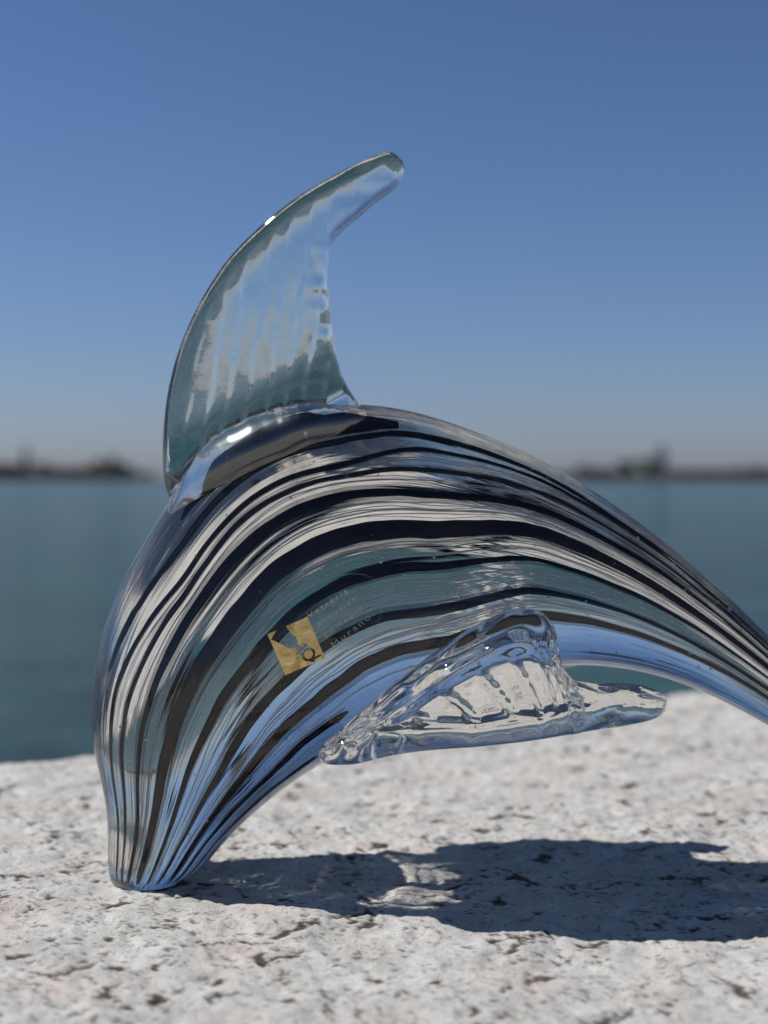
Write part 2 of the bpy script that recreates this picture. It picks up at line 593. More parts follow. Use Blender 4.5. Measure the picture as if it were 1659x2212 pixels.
def build_body():
    nv = 360
    ph = np.linspace(0, 2 * np.pi, nv, endpoint=False)
    U, P = np.meshgrid(UU, ph, indexing='ij')
    # flutes and fine lengthwise ripples left by pulling the hot glass (periodic in phi)
    cx, sx = np.cos(P), np.sin(P)
    rip = 0.00006 * gnoise(cx * 1.3 + U * 4, sx * 1.3 + 5, 15)
    fade = sstep(1.0, 0.9, U) * (0.35 + 0.65 * sstep(0, 0.06, U))
    pts = body_pt(U.ravel(), P.ravel(), (-rip * fade).ravel())
    V = pts
    fs = tube_faces(NU, nv)
    n = len(V)
    # the nose is cut flat: a rounded lip, then the flat cut
    rings = []
    r0 = V[:nv]; c0 = r0.mean(0)
    ex = []
    for sc, dz in ((0.965, -0.0004), (0.90, -0.0006), (0.5, -0.0006)):
        L = c0 + (r0 - c0) * sc; L[:, 2] = np.minimum(L[:, 2], c0[2]) + dz
        ex.append(L)
    prev = np.arange(nv)
    for L in ex:
        cur = np.arange(n, n + nv); n += nv
        for j in range(nv):
            k = (j + 1) % nv
            fs.append((prev[k], prev[j], cur[j], cur[k]))
        prev = cur
    V = np.vstack([V] + ex + [c0 + np.array([0, 0, -0.0006])])
    for j in range(nv):
        fs.append((n, prev[(j + 1) % nv], prev[j]))
    n += 1
    last = (NU - 1) * nv
    c1 = V[last:last + nv].mean(0)
    V = np.vstack([V, c1])
    for j in range(nv):
        fs.append((n, last + j, last + (j + 1) % nv))
    me = mesh_from('body', V, fs, M_GLASS)
    fix_normals(me)
    return me


def build_dorsal():
    # (leading edge), (trailing edge), depth half thickness
    L = [((440, 1120), (745, 990), 95), ((392, 1105), (765, 940), 80), ((362, 1065), (790, 897), 66), ((352, 1000), (768, 862), 52),
         ((353, 930), (744, 822), 44), ((362, 850), (731, 785), 42), ((383, 765), (722, 745), 42),
         ((413, 690), (718, 700), 42), ((452, 618), (712, 655), 42), ((498, 553), (707, 610), 42),
         ((550, 500), (710, 565), 43), ((600, 457), (717, 527), 44), ((650, 420), (738, 500), 44),
         ((700, 390), (770, 474), 44), ((745, 366), (805, 443), 42), ((785, 346), (838, 420), 39),
         ((815, 333), (862, 398), 34), ((838, 328), (874, 372), 25), ((851, 331), (871, 352), 14), ((858, 337), (865, 344), 4)]
    n = 220
    a = smooth_rows(crom([l[0] for l in L], n), 6); b_ = smooth_rows(crom([l[1] for l in L], n), 6)
    w = crom([[l[2]] for l in L], n)[:, 0]
    A = unp(a[:, 0], a[:, 1]); B = unp(b_[:, 0], b_[:, 1])
    Dv = YN[None] * (w * K)[:, None]

    down = np.cumsum(np.r_[0, np.linalg.norm(np.diff((A + B) / 2, axis=0), axis=1)])[:, None] / K

    def prof(s, c_, side, ph):
        wd = np.linalg.norm(B - A, axis=1)[:, None] / K          # width in frame units
        lead = c_ * wd; trail = (1 - c_) * wd
        rl = np.minimum(34.0, wd * .4)
        rim = np.where(lead < rl, np.sqrt(np.clip(1 - (1 - lead / rl) ** 2, 0, 1)), 1.0)
        rt = np.minimum(15.0, wd * .4)
        rim = rim * np.where(trail < rt, np.sqrt(np.clip(1 - (1 - trail / rt) ** 2, 0, 1)), 1.0)
        # distance above the root line, which rises towards the trailing edge
        root = down - (205 - 60 * c_)
        # pressed ribs running up the blade
        fx = a[:, 0][:, None] * (1 - c_) + b_[:, 0][:, None] * c_; fy = a[:, 1][:, None] * (1 - c_) + b_[:, 1][:, None] * c_
        x_ = (fx + 0.13 * fy) / 41.0 + 0.30 * gnoise(fx / 60, fy / 110, 21)
        saw = (x_ - np.floor(x_)); saw = np.where(saw < 0.84, saw / 0.84, (1 - saw) / 0.16) - 0.5
        # thickness climbs away from the rim up to a flat blade, and again down to the root
        q = np.linspace(-300, 400, 701)
        band = 84 - 24 * sstep(.45, .8, s)
        I1 = np.cumsum(0.27 * sstep(1.0, 0.42, np.clip(q, 0, None) / 128))
        t = 15 + np.interp(lead / band * 128, q, I1 - I1[300]) * band / 128
        root = (1000 - 0.54 * (fx - 385) - fy) / 1.136      # height above the slanting root line
        I2 = np.cumsum((0.28 * sstep(82, 18, q) + 0.055 * sstep(340, 120, q))[::-1])[::-1]
        t = t + np.interp(root, q, I2)
        mid = sstep(30, 70, lead) * sstep(4, 30, trail) * sstep(.80, .6, s)
        t = t + mid * (5.2 * saw + 1.3 * fbm(fx / 40, fy / 90, 2, 33)) * np.where(side > 0, 1.0, 0.15)
        # dents along the throat
        t = t + 6 * sstep(60, 6, trail) * sstep(.2, .3, s) * sstep(.62, .5, s) * gnoise(s * 24, c_ * 4 + side, 41)
        t = t + 4.0 * sstep(.55, .75, s) * gnoise(s * 13, c_ * 3 + side * 3, 45)
        t = t * np.minimum(1, wd / 80.0) * (0.45 + 0.55 * sstep(-85, -40, root))
        t = t * np.where(side > 0, 1.0, 0.85)
        return side * rim * t / w[:, None] * (np.abs(np.sin(ph)) > 1e-9)
    V, fs = loft(A, B, Dv, prof, 260)
    me = mesh_from('dorsal_fin', V, fs, M_GLASS)
    fix_normals(me)
    return me


PF = [((688, 1634), (689, 1637), -228, -230), ((692, 1618), (702, 1648), -224, -236), ((710, 1598), (724, 1652), -222, -240), ((745, 1570), (770, 1648), -215, -250),
      ((800, 1524), (825, 1634), -208, -262), ((870, 1464), (885, 1624), -204, -272), ((950, 1402), (950, 1618), -202, -280),
      ((1030, 1350), (1020, 1614), -200, -284), ((1095, 1322), (1090, 1607), -196, -286), ((1150, 1320), (1145, 1600), -192, -286),
      ((1188, 1345), (1182, 1594), -192, -286), ((1200, 1392), (1212, 1588), -198, -284), ((1204, 1440), (1240, 1583), -210, -282),
      ((1232, 1468), (1272, 1577), -222, -280), ((1285, 1479), (1312, 1571), -232, -278), ((1340, 1478), (1350, 1566), -240, -276),
      ((1385, 1482), (1388, 1560), -246, -274), ((1415, 1494), (1415, 1552), -250, -272), ((1432, 1508), (1430, 1543), -254, -270), ((1439, 1523), (1438, 1530), -258, -264)]


def build_pectoral(near=True):
    n = 240
    P = PF
    a = smooth_rows(crom([p[0] for p in P], n), 5); b_ = smooth_rows(crom([p[1] for p in P], n), 5)
    da = crom([[p[2]] for p in P], n)[:, 0] - 32; db = crom([[p[3]] for p in P], n)[:, 0] - 32
    A = unp(a[:, 0], a[:, 1], D0 + da * K); B = unp(b_[:, 0], b_[:, 1], D0 + db * K)
    if not near:
        # the other fin: swept closer to the belly on the far flank
        for Q in (A, B):
            Q[:, 1] = 2 * D0 - Q[:, 1]
            x0 = A[0, 0]; z0 = 0.0285
            Q[:, 0] = x0 + (Q[:, 0] - x0) * 0.90 - 0.001
            Q[:, 2] = z0 + (Q[:, 2] - z0) * 0.86 + 0.0035
    ax = np.gradient((A + B) / 2, axis=0)
    ax /= np.linalg.norm(ax, axis=1)[:, None]
    ac = B - A
    Dv = np.cross(ac, np.array([1.0, 0, 0])[None].repeat(n, 0))
    Dv /= np.linalg.norm(Dv, axis=1)[:, None]
    if (Dv[n // 2, 1] > 0) == near:
        Dv = -Dv
    Dv = Dv * (46 * K)

    def prof(s, c_, side, ph):
        wd = np.linalg.norm(B - A, axis=1)[:, None] / K
        e = np.minimum(c_, 1 - c_) * wd
        r = np.minimum(32.0, wd * 0.5)
        rim = np.where(e < r, np.sqrt(np.clip(1 - (1 - e / r) ** 2, 0, 1)), 1.0)
        up = c_ * wd; low = (1 - c_) * wd
        body_ = sstep(.78, .62, s)                                # blade part, before the finger
        # collar of lumpy glass along the root
        col = sstep(112, 78, up) * body_
        lump = 1.0 + 0.36 * fbm(s * 8, c_ * 4, 2, 61) + 0.17 * np.sin(s * 78 + 4 * gnoise(s * 5, c_ * 4, 69)) + 0.12 * np.sin(up / 12.0 + 3.0 * gnoise(s * 9, c_ * 3, 63))
        bead = np.exp(-((low - 24) / 22) ** 2) * (1 + 0.22 * np.sin(s * 62 + 2 * gnoise(s * 12, 0.3 + 0 * s, 64)) * body_)
        g = 0.30 + 0.55 * sstep(0, 1, np.clip((190 - low) / 190, 0, 1)) * body_ + 0.30 * bead
        g = np.maximum(g, col * lump)
        ends = sstep(.17, .06, s)
        g = np.maximum(g, ends * 0.9)
        tip = sstep(.66, .80, s)
        g = g * (1 - tip) + tip * (1.0 + 0.12 * gnoise(s * 14, c_ * 4, 66))
        # four pressed grooves across the blade
        t = s * 16 - c_ * 2.4 + 0.05 * gnoise(s * 30, c_ * 16, 67)
        tri = np.abs(t - np.round(t)) * 2
        gr = sstep(.36, .10, tri) * sstep(40, 55, low) * sstep(95, 112, up) * sstep(.22, .28, s) * sstep(.60, .53, s)
        g = g - 0.24 * gr * np.where(side > 0, 1, 0.2)
        g = g + 0.014 * fbm(s * 22, c_ * 9 + side, 2, 68)
        g = g * np.minimum(1, np.sqrt(np.clip(wd / 75.0, 0, 1)))
        return side * rim * g * (np.abs(np.sin(ph)) > 1e-9)
    V, fs = loft(A, B, Dv, prof, 220)
    me = mesh_from('pectoral_fin', V, fs, M_GLASS)
    fix_normals(me)
    return me


def build_collar():
    # the bead of hot glass that holds the dorsal fin, laid along the back
    P = [((364, 1172), 6, 8), ((384, 1112), 24, 56), ((428, 1056), 50, 94), ((497, 1002), 68, 120), ((580, 960), 72, 130), ((655, 933), 66, 126),
         ((720, 917), 54, 108), ((778, 908), 32, 66), ((835, 915), 8, 12)]
    n = 130
    a = smooth_rows(crom([p[0] for p in P], n), 5); r = crom([[p[1], p[2]] for p in P], n)
    t = np.gradient(a, axis=0); t /= np.linalg.norm(t, axis=1)[:, None]
    nn = np.stack([-t[:, 1], t[:, 0]], 1)
    wig = 3 * gnoise(np.arange(n) / 5.0, np.zeros(n), 71) + 1.2 * gnoise(np.arange(n) / 1.6, np.zeros(n), 72)
    up = a - nn * (r[:, :1] + wig[:, None]); dn = a + nn * r[:, :1]
    A = unp(up[:, 0], up[:, 1]); B = unp(dn[:, 0], dn[:, 1])
    Dv = YN[None] * (r[:, 1] * K)[:, None]
    def prof(s, c_, side, ph):
        return np.sin(ph) * (1 + 0.09 * gnoise(s * 6, c_ * 2 + side, 73))
    V, fs = loft(A, B, Dv, prof, 120)
    me = mesh_from('fin_collar', V, fs, M_GLASS)
    fix_normals(me)
    return me


def build_flukes():
    # the tail flukes, spread to both sides, carry the other end of the dolphin
    ts = np.linspace(-1, 1, 121)
    base = unp(2185, 1838)
    A = []; B = []; W = []
    for t in ts:
        s = abs(t)
        lead = base + np.array([-0.004 + 0.034 * s ** 1.4, 0.052 * t, 0.006 - 0.004 * s])
        chord = 0.030 * (1 - s ** 2.2) + 0.004
        A.append(lead); B.append(lead + np.array([chord, 0, -0.0035 * (1 - s)]))
        W.append(0.0046 * (1 - 0.75 * s) * (1 if s < .97 else .4))
    A = np.array(A); B = np.array(B)
    Dv = np.array([0, 0, 1.0])[None] * np.array(W)[:, None]

    def prof(s, c_, side, ph):
        return side * np.abs(np.sin(ph)) ** 0.8 * (1 + 0.06 * np.sin(c_ * 30))
    V, fs = loft(A, B, Dv, prof, 64)
    me = mesh_from('tail_fluke', V, fs, M_GLASS)
    fix_normals(me)
    # stand it on the stone
    zmin = V[:, 2].min()
    me.transform(__import__('mathutils').Matrix.Translation((0, 0, 0.0006 - zmin)))
    return me


def union(meshes):
    """boolean union, keeping in material_index which mesh a face came from"""
    obs = []
    dm = [bpy.data.materials.new('tmp%d' % i) for i in range(len(meshes))]
    for i, me in enumerate(meshes):
        me.materials.clear()
        for d in dm:
            me.materials.append(d)
        me.polygons.foreach_set('material_index', np.full(len(me.polygons), i, np.int32))
        me.update()
        obs.append(obj('tmp', me))
    base = obs[0]
    for o2 in obs[1:]:
        m = base.modifiers.new('b', 'BOOLEAN')
        m.operation = 'UNION'; m.object = o2
        try:
            m.solver = 'MANIFOLD'
        except Exception:
            m.solver = 'EXACT'
    dg = bpy.context.evaluated_depsgraph_get()
    res = bpy.data.meshes.new_from_object(base.evaluated_get(dg))
    for o2 in obs:
        bpy.data.objects.remove(o2)
    nP = len(res.polygons)
    mi = np.empty(nP, np.int32); res.polygons.foreach_get('material_index', mi)
    co = np.empty(len(res.vertices) * 3); res.vertices.foreach_get('co', co); co = co.reshape(-1, 3)
    ls = np.empty(nP, np.int32); lt = np.empty(nP, np.int32)
    res.polygons.foreach_get('loop_start', ls); res.polygons.foreach_get('loop_total', lt)
    lv = np.empty(len(res.loops), np.int32); res.loops.foreach_get('vertex_index', lv)
    print('union', nP, 'faces', [int((mi == i).sum()) for i in range(len(meshes))])
    out = []
    for i in range(len(meshes)):
        sel = np.where(mi == i)[0]
        faces = [lv[ls[p]:ls[p] + lt[p]] for p in sel]
        used = np.unique(np.concatenate(faces)) if faces else np.array([], int)
        remap = np.zeros(len(co), int); remap[used] = np.arange(len(used))
        faces = [tuple(int(v) for v in remap[f]) for f in faces]
        out.append((co[used], faces))
    for d in dm:
        bpy.data.materials.remove(d)
    return out


root_loc = unp(330, 1893); root_loc[2] = 0.0
dolphin = empty('glass_dolphin', tuple(root_loc))
tag(dolphin, 'clear blown glass dolphin figurine with dark lengthwise stripes, nose down on the stone', 'glass figurine')
ROOT = np.array(root_loc)

body_me = build_body()
bvh_me = body_me.copy()
parts = union([body_me, build_dorsal(), build_pectoral(True), build_pectoral(False), build_flukes(), build_collar()])


def part(name, V, faces, mat, parent, smooth=True, label=None):
    """a child of the dolphin; vertices come in world space"""
    me = mesh_from(name, np.asarray(V) - ROOT, faces, mat, smooth)
    o_ = obj(name, me, parent)
    if label: o_['label'] = label
    return o_


glass_objs = []
for (V, fs), nm, lb in zip(parts, ['body', 'dorsal_fin', 'pectoral_fin', 'pectoral_fin', 'tail_fluke', 'fin_collar'],
                           [None, None, 'near clear pectoral fin with pressed ribs', 'far clear pectoral fin behind the belly', None, None]):
    glass_objs.append(part(nm, V, fs, M_SATIN if nm == 'fin_collar' else M_GLASS, dolphin, True, lb))
body = glass_objs[0]
# the direction of pull, stored on the body for the draw marks: (cos phi, sin phi, u)
from mathutils.kdtree import KDTree
kd = KDTree(NU * 360)
for i_, v_ in enumerate(bvh_me.vertices):
    if i_ < NU * 360:
        kd.insert(v_.co, i_)
kd.balance()
fl = []
for v_ in body.data.vertices:
    _, i_, _ = kd.find(v_.co + Vector(ROOT))
    a_ = 2 * math.pi * (i_ % 360) / 360
    fl += [math.cos(a_), math.sin(a_), (i_ // 360) / NU * 4]
body.data.attributes.new('flow', 'FLOAT_VECTOR', 'POINT').data.foreach_set('vector', fl)
body.data.materials.clear(); body.data.materials.append(M_FLOW)
for g_ in glass_objs:
    try:
        g_.cycles.is_caustics_caster = True
    except Exception as e:
        print('caster', e)
try:
    stone.cycles.is_caustics_receiver = True
except Exception as e:
    print('recv', e)

DEG = math.pi / 180

# ---- stripes and threads inside the glass
def ribbon(u0, u1, phi0, halfw, depth, thick, seed, n=220, nv=10):
    u = np.linspace(u0, u1, n)
    wob = 0.035 * gnoise(u * 7, u * 0 + seed * 1.7, seed) + 0.012 * gnoise(u * 26, u * 0 + seed, seed + 3)
    wv = halfw * (1 + 0.55 * gnoise(u * 6 + 9, u * 0 + seed * 2.3, seed + 1) + 0.15 * gnoise(u * 40, u * 0 + seed, seed + 5))
    wv = wv * np.minimum(1, np.sqrt(np.clip(np.minimum(u - u0, u1 - u) / 0.02, 0.0004, 1)))
    pc = phi0 + wob + 0.19 * sstep(62 * DEG, 40 * DEG, abs(phi0)) * math.copysign(1, phi0) * sstep(.20, .32, u) * sstep(.52, .44, u) - 0.17 * math.copysign(1, phi0) * sstep(.50, .62, u)
    q = np.linspace(0, 2 * np.pi, nv, endpoint=False)
    pts = []
    al = np.interp(u, UU, np.minimum(BAL, BW))
    for k_ in q:
        ph = pc + wv * np.cos(k_)
        ins = np.minimum(depth, al * 0.5) + np.minimum(thick, al * 0.12) * np.sin(k_)
        pts.append(body_pt(u, ph, ins))
    P = np.stack(pts, 1)
    V = P.reshape(-1, 3)
    fs = tube_faces(n, nv)
    fs.append(tuple(range(nv))[::-1]); fs.append(tuple((n - 1) * nv + j for j in range(nv)))
    return V, fs


near = [(41, 1.2), (52, 1.3), (64, 1.9), (79, 3.3), (94, 1.7), (109, 2.0), (123, 2.7)]
far = [(-80, 1.3), (-104, 1.5)]
V, fs = ribbon(0.22, 0.97, 25 * DEG, 2.6 * DEG, 0.0034, 0.0005, 99)  # added strip that darkens the crest in place of stripes mirrored inside the glass
part('dark_stripe', V, fs, M_DARK, body, True, 'added dark strip just under the back, standing in for its dark reflections')
cl = crom([(402, 1122), (432, 1078), (474, 1036), (524, 1003), (590, 972), (660, 947), (720, 930), (790, 922), (860, 925)], 90)  # strip added inside the collar, its dark colour imitating reflected stripes
hw_ = 34 * np.sin(np.linspace(0.12, math.pi - 0.12, 90)) ** .6 * (1 + .3 * gnoise(np.linspace(0, 5, 90), np.zeros(90), 88))
q_ = np.linspace(0, 2 * np.pi, 10, endpoint=False)
V = np.concatenate([unp(cl[:, 0], cl[:, 1] + hw_ * math.cos(k_), D0 + (-46 + 5 * math.sin(k_) - 22 * math.cos(k_) ** 2 * 0) * K)[:, None] for k_ in q_], 1).reshape(-1, 3)
fs = tube_faces(90, 10) + [tuple(range(10))[::-1], tuple(890 + j for j in range(10))]
part('dark_stripe', V, fs, M_DARK, body, True, 'added dark strip under the fin collar, imitating reflected stripes')
belly = [(136, 1.7), (150, 1.5), (163, 1.2)]
for i, (p, hw) in enumerate(near + far + belly):
    u1 = 0.985 if i < len(near + far) else (0.34, 0.24, 0.20)[i - len(near + far)]
    V, fs = ribbon(0.012, u1, p * DEG, hw * DEG, 0.0014, 0.00042, 100 + i)
    part('dark_stripe', V, fs, M_BROWN if i in (1, 3, 6) else M_DARK, body)
    # smoky glass that bleeds out along both sides of the dark cane
    for sd in (-1, 1):
        if random.random() < .5:
            V, fs = ribbon(0.012, u1, (p + sd * hw * 1.15) * DEG, hw * random.uniform(.35, .75) * DEG, random.uniform(.0012, .0019), 0.0002, 100 + i, 200, 6)
            part('smoky_stripe', V, fs, M_SMOKE, body)

allp = sorted([p for p, _ in near + belly])
nth = 0
for gi in range(len(allp) - 1):
    a, b_ = allp[gi] + 4.0, allp[gi + 1] - 4.0
    k_ = 7 if b_ - a > 5 else 4
    for q in range(k_):
        p = a + (b_ - a) * (q + random.random()) / k_
        u0 = random.choice([0.03, 0.03, random.uniform(.05, .4)]); u1 = random.choice([.97, .97, random.uniform(.6, .95)])
        if a > 120: u0, u1 = 0.02, random.uniform(.22, .52 if a < 130 else .34)
        V, fs = ribbon(u0, u1, p * DEG, random.uniform(.10, .34) * DEG, random.uniform(.0004, .0022), 0.00006, 300 + nth, 150, 4)
        part('white_thread', V, fs, M_THREAD, body)
        nth += 1

# ---- air bubbles sealed in the glass
def ico():
    bm = bmesh.new(); bmesh.ops.create_icosphere(bm, subdivisions=2, radius=1)
    V = np.array([v.co[:] for v in bm.verts]); F_ = [tuple(v.index for v in f.verts) for f in bm.faces]
    bm.free(); return V, F_
IV, IF = ico()
Vb = []; Fb = []; n = 0
for i in range(170):
    u = random.uniform(.08, .8); p = random.uniform(20, 140) * DEG
    if min(abs(p / DEG - q) for q, _ in near) < 5.0 and random.random() < .5: pass
    r = random.choice([.00008, .0001, .00013, .0002, .00028]) if random.random() < .9 else .0004
    P = body_pt(np.array([u]), np.array([p]), random.uniform(.0006, .0011) + r * .2)[0]
    Vb.append(P + IV * r); Fb += [tuple(x + n for x in f[::-1]) for f in IF]; n += len(IV)
ob = part('air_bubbles', np.vstack(Vb), Fb, M_GLASS, body)
tag(ob, None, None, None, 'stuff')

# ---- the round clear sticker with its gold square and lettering
bvh = BVHTree.FromPolygons([v.co[:] for v in bvh_me.vertices], [tuple(p.vertices) for p in bvh_me.polygons])
CAMP = Vector((0, 0, HC))


def wrap(px, py, lift):
    d = Vector(unp(px, py)) - CAMP
    d.normalize()
    hit, nrm, _, _ = bvh.ray_cast(CAMP, d)
    if hit is None:
        hit = Vector(unp(px, py)); nrm = Vector((0, -1, 0))
    if nrm.dot(d) > 0: nrm = -nrm
    return np.array(hit + nrm * lift)


def zs(x, y):           # positions read on the enlarged sticker
    return ((1030 + x * 500 / 1659) / 1.82278, (2300 + y * 500 / 1659) / 1.82278)


sticker_parts = []
# gold square: fine grid over the quad, cells outside the print left out
qA, qB, qC, qD = np.array((80, 655.)), np.array((603, 425.)), np.array((830, 965.)), np.array((310, 1190.))
notch = [(202, 600), (320, 550), (350, 590), (400, 650), (448, 690), (470, 740), (480, 800), (520, 808), (548, 835), (520, 872), (480, 862), (460, 826),
         (440, 826), (380, 842), (330, 826), (280, 790), (230, 770), (125, 722)]


def inside(x, y, poly):
    r = False; j = len(poly) - 1
    for i in range(len(poly)):
        xi, yi = poly[i]; xj, yj = poly[j]
        if (yi > y) != (yj > y) and x < (xj - xi) * (y - yi) / (yj - yi) + xi: r = not r
        j = i
    return r


def seg(x, y, x0, y0, x1, y1, w):
    dx, dy = x1 - x0, y1 - y0
    t = max(0, min(1, ((x - x0) * dx + (y - y0) * dy) / (dx * dx + dy * dy)))
    return math.hypot(x - x0 - t * dx, y - y0 - t * dy) < w


def cut(x, y):
    if inside(x, y, notch): return True
    # the little emblem: an open loop with crossed ends and a small tail
    ex, ey = x - 615, y - 915
    c_, s_ = math.cos(.5), math.sin(.5)
    rx, ry = ex * c_ + ey * s_, -ex * s_ + ey * c_
    rr = math.hypot(rx / 78, ry / 88)
    if 0.70 < rr < 1.08 and not (rx < -40 and ry < -50): return True
    if seg(x, y, 470, 905, 500, 880, 15) or seg(x, y, 500, 880, 580, 800, 17) or seg(x, y, 530, 790, 570, 780, 12): return True
    if seg(x, y, 470, 840, 600, 850, 20) or seg(x, y, 500, 900, 540, 930, 13): return True
    if seg(x, y, 640, 990, 770, 930, 16) or seg(x, y, 640, 1000, 700, 1010, 14): return True
    return False


N = 84
ids = {}; V = []; fs = []
def gv(i, j):
    if (i, j) not in ids:
        s, t = i / N, j / N
        p = (qA * (1 - s) + qB * s) * (1 - t) + (qD * (1 - s) + qC * s) * t
        ids[(i, j)] = len(V); V.append(wrap(*zs(*p), 0.00009))
    return ids[(i, j)]
for i in range(N):
    for j in range(N):
        s, t = (i + .5) / N, (j + .5) / N
        p = (qA * (1 - s) + qB * s) * (1 - t) + (qD * (1 - s) + qC * s) * t
        if not cut(*p): fs.append((gv(i, j), gv(i + 1, j), gv(i + 1, j + 1), gv(i, j + 1)))
st = part('sticker', V, fs, M_GOLD, dolphin, True, 'gold foil square of a clear maker\'s sticker with a cut-out emblem')

# lettering, printed in thin gold
M_INK = mat_thread('gold_ink', (0.58, 0.50, 0.36), 0.38)
for txt, p0, p1, hgt in (("Vetreria", (632, 452), (1135, 112), 74), ("Artistica", (745, 575), (1235, 215), 70),
                         ("Emmedue'", (850, 705), (1360, 300), 72), ("Murano.", (945, 830), (1480, 410), 74)):
    cu = bpy.data.curves.new('t', 'FONT'); cu.body = txt; cu.resolution_u = 3
    cu.space_character = 1.35
    cu.offset = -0.006
    to = bpy.data.objects.new('t', cu); COL.objects.link(to)
    dg = bpy.context.evaluated_depsgraph_get()
    me = bpy.data.meshes.new_from_object(to.evaluated_get(dg))
    bpy.data.objects.remove(to)
    co = np.array([v.co[:2] for v in me.vertices]); F_ = [tuple(p.vertices) for p in me.polygons]
    x0, x1 = co[:, 0].min(), co[:, 0].max()
    p0 = np.array(p0, float); p1 = np.array(p1, float)
    dx = (p1 - p0); L = np.hypot(*dx); dx /= L
    up = np.array([dx[1], -dx[0]])
    P = p0 + ((co[:, 0] - x0) / (x1 - x0) * L)[:, None] * dx + (co[:, 1] / 0.7 * hgt)[:, None] * up
    V = [wrap(*zs(*q), 0.00012) for q in P]
    part('lettering', V, F_, M_INK, st, False)

# faint raised rim of the clear sticker
ring = [(538, 1438), (555, 1462), (580, 1483), (613, 1496), (660, 1487), (720, 1452), (770, 1412), (807, 1363), (828, 1309), (829, 1285), (818, 1262),
        (800, 1247), (770, 1240), (720, 1247), (660, 1275), (600, 1320), (558, 1370), (538, 1405)]
rp = crom(ring + [ring[0]], 160)
V = []; fs = []
for i, (x, y) in enumerate(rp):
    tx, ty = rp[(i + 1) % len(rp)] - rp[i - 1]
    l = math.hypot(tx, ty) or 1
    nx, ny = -ty / l, tx / l
    V.append(wrap(x + nx * .5, y + ny * .5, .00006)); V.append(wrap(x, y, .00014)); V.append(wrap(x - nx * .5, y - ny * .5, .00006))
m_ = len(rp)
for i in range(m_ - 1):
    for j in range(2):
        fs.append((i * 3 + j, i * 3 + j + 1, i * 3 + j + 4, i * 3 + j + 3))
part('sticker_rim', V, fs, M_CLEAR, st)

# ------------------------------------------------------------------ far shore
DS = 900.0
PXM = DS / F                                   # metres per frame unit on the shore


def shx(px, Y=DS):
    return (px - CX) / F * Y


M_LAND = mat_simple('shore_earth', (0.045, 0.042, 0.034), 0.9, 0, 0.4, .05)
M_LEAF = mat_simple('far_foliage', (0.035, 0.055, 0.022), 0.8, 0, 0.5, .3)
M_BARK = mat_simple('bark', (0.06, 0.045, 0.035), 0.9, 0, 0.3, .5)
M_BRICK = mat_simple('old_brick', (0.085, 0.060, 0.048), 0.85, 0, 0.35, .4)
M_PLAST = mat_simple('ochre_plaster', (0.13, 0.10, 0.07), 0.85, 0, 0.25, .4)
M_TILE = mat_simple('roof_tile', (0.07, 0.042, 0.033), 0.85, 0, 0.35, 1.0)
M_WIN = mat_simple('window_dark', (0.02, 0.022, 0.025), 0.3)
M_LEAD = mat_simple('grey_lead', (0.10, 0.11, 0.12), 0.6, 0, 0.2, .5)

# the low island
n = 260
xs = np.linspace(shx(-900), shx(2600), n)
prof_z = [-3, 1.4, 2.2, 2.4, 2.0, -3]
prof_y = [0, 3, 12, 120, 260, 300]
V = []
for i, x in enumerate(xs):
    for z, y in zip(prof_z, prof_y):
        w = 3 * math.sin(x * .01) + 5 * float(gnoise(x * .02, 1.3, 400))
        zz = z + (0.5 * float(gnoise(x * .05, y * .01, 401)) if z > 0 else 0)
        V.append((x, DS + y + w * (1 if y < 100 else 0), WZ + zz))
fs = [(i * 6 + j, (i + 1) * 6 + j, (i + 1) * 6 + j + 1, i * 6 + j + 1) for i in range(n - 1) for j in range(5)]
me = mesh_from('island_shore', V, fs, M_LAND); fix_normals(me)
tag(obj('island_shore', me), 'low dark island shore on the horizon', None, None, 'structure')


def clump(cx, cy, cz, rx, ry, rz, seed, cnt=90, leaf=.8):
    r = np.random.default_rng(seed)
    d = r.normal(size=(cnt, 3)); d /= np.linalg.norm(d, axis=1)[:, None]
    rad = r.uniform(.45, 1.0, cnt) ** .6
    C_ = np.array([cx, cy, cz]) + d * rad[:, None] * np.array([rx, ry, rz]) * (0.8 + 0.35 * r.random(cnt))[:, None]
    V = []; Fq = []
    for i in range(cnt):
        a = r.normal(size=3); a /= np.linalg.norm(a); b_ = np.cross(a, r.normal(size=3)); b_ /= np.linalg.norm(b_)
        s = leaf * r.uniform(.6, 1.3); k_ = len(V)
        cc = C_[i]; c3 = np.cross(a, b_)
        V += [cc - a * s - b_ * s * .4, cc + a * s * .3 - b_ * s + c3 * .2 * s, cc + a * s + b_ * s * .5, cc - a * s * .2 + b_ * s - c3 * .2 * s]
        Fq.append((k_, k_ + 1, k_ + 2, k_ + 3))
    return V, Fq


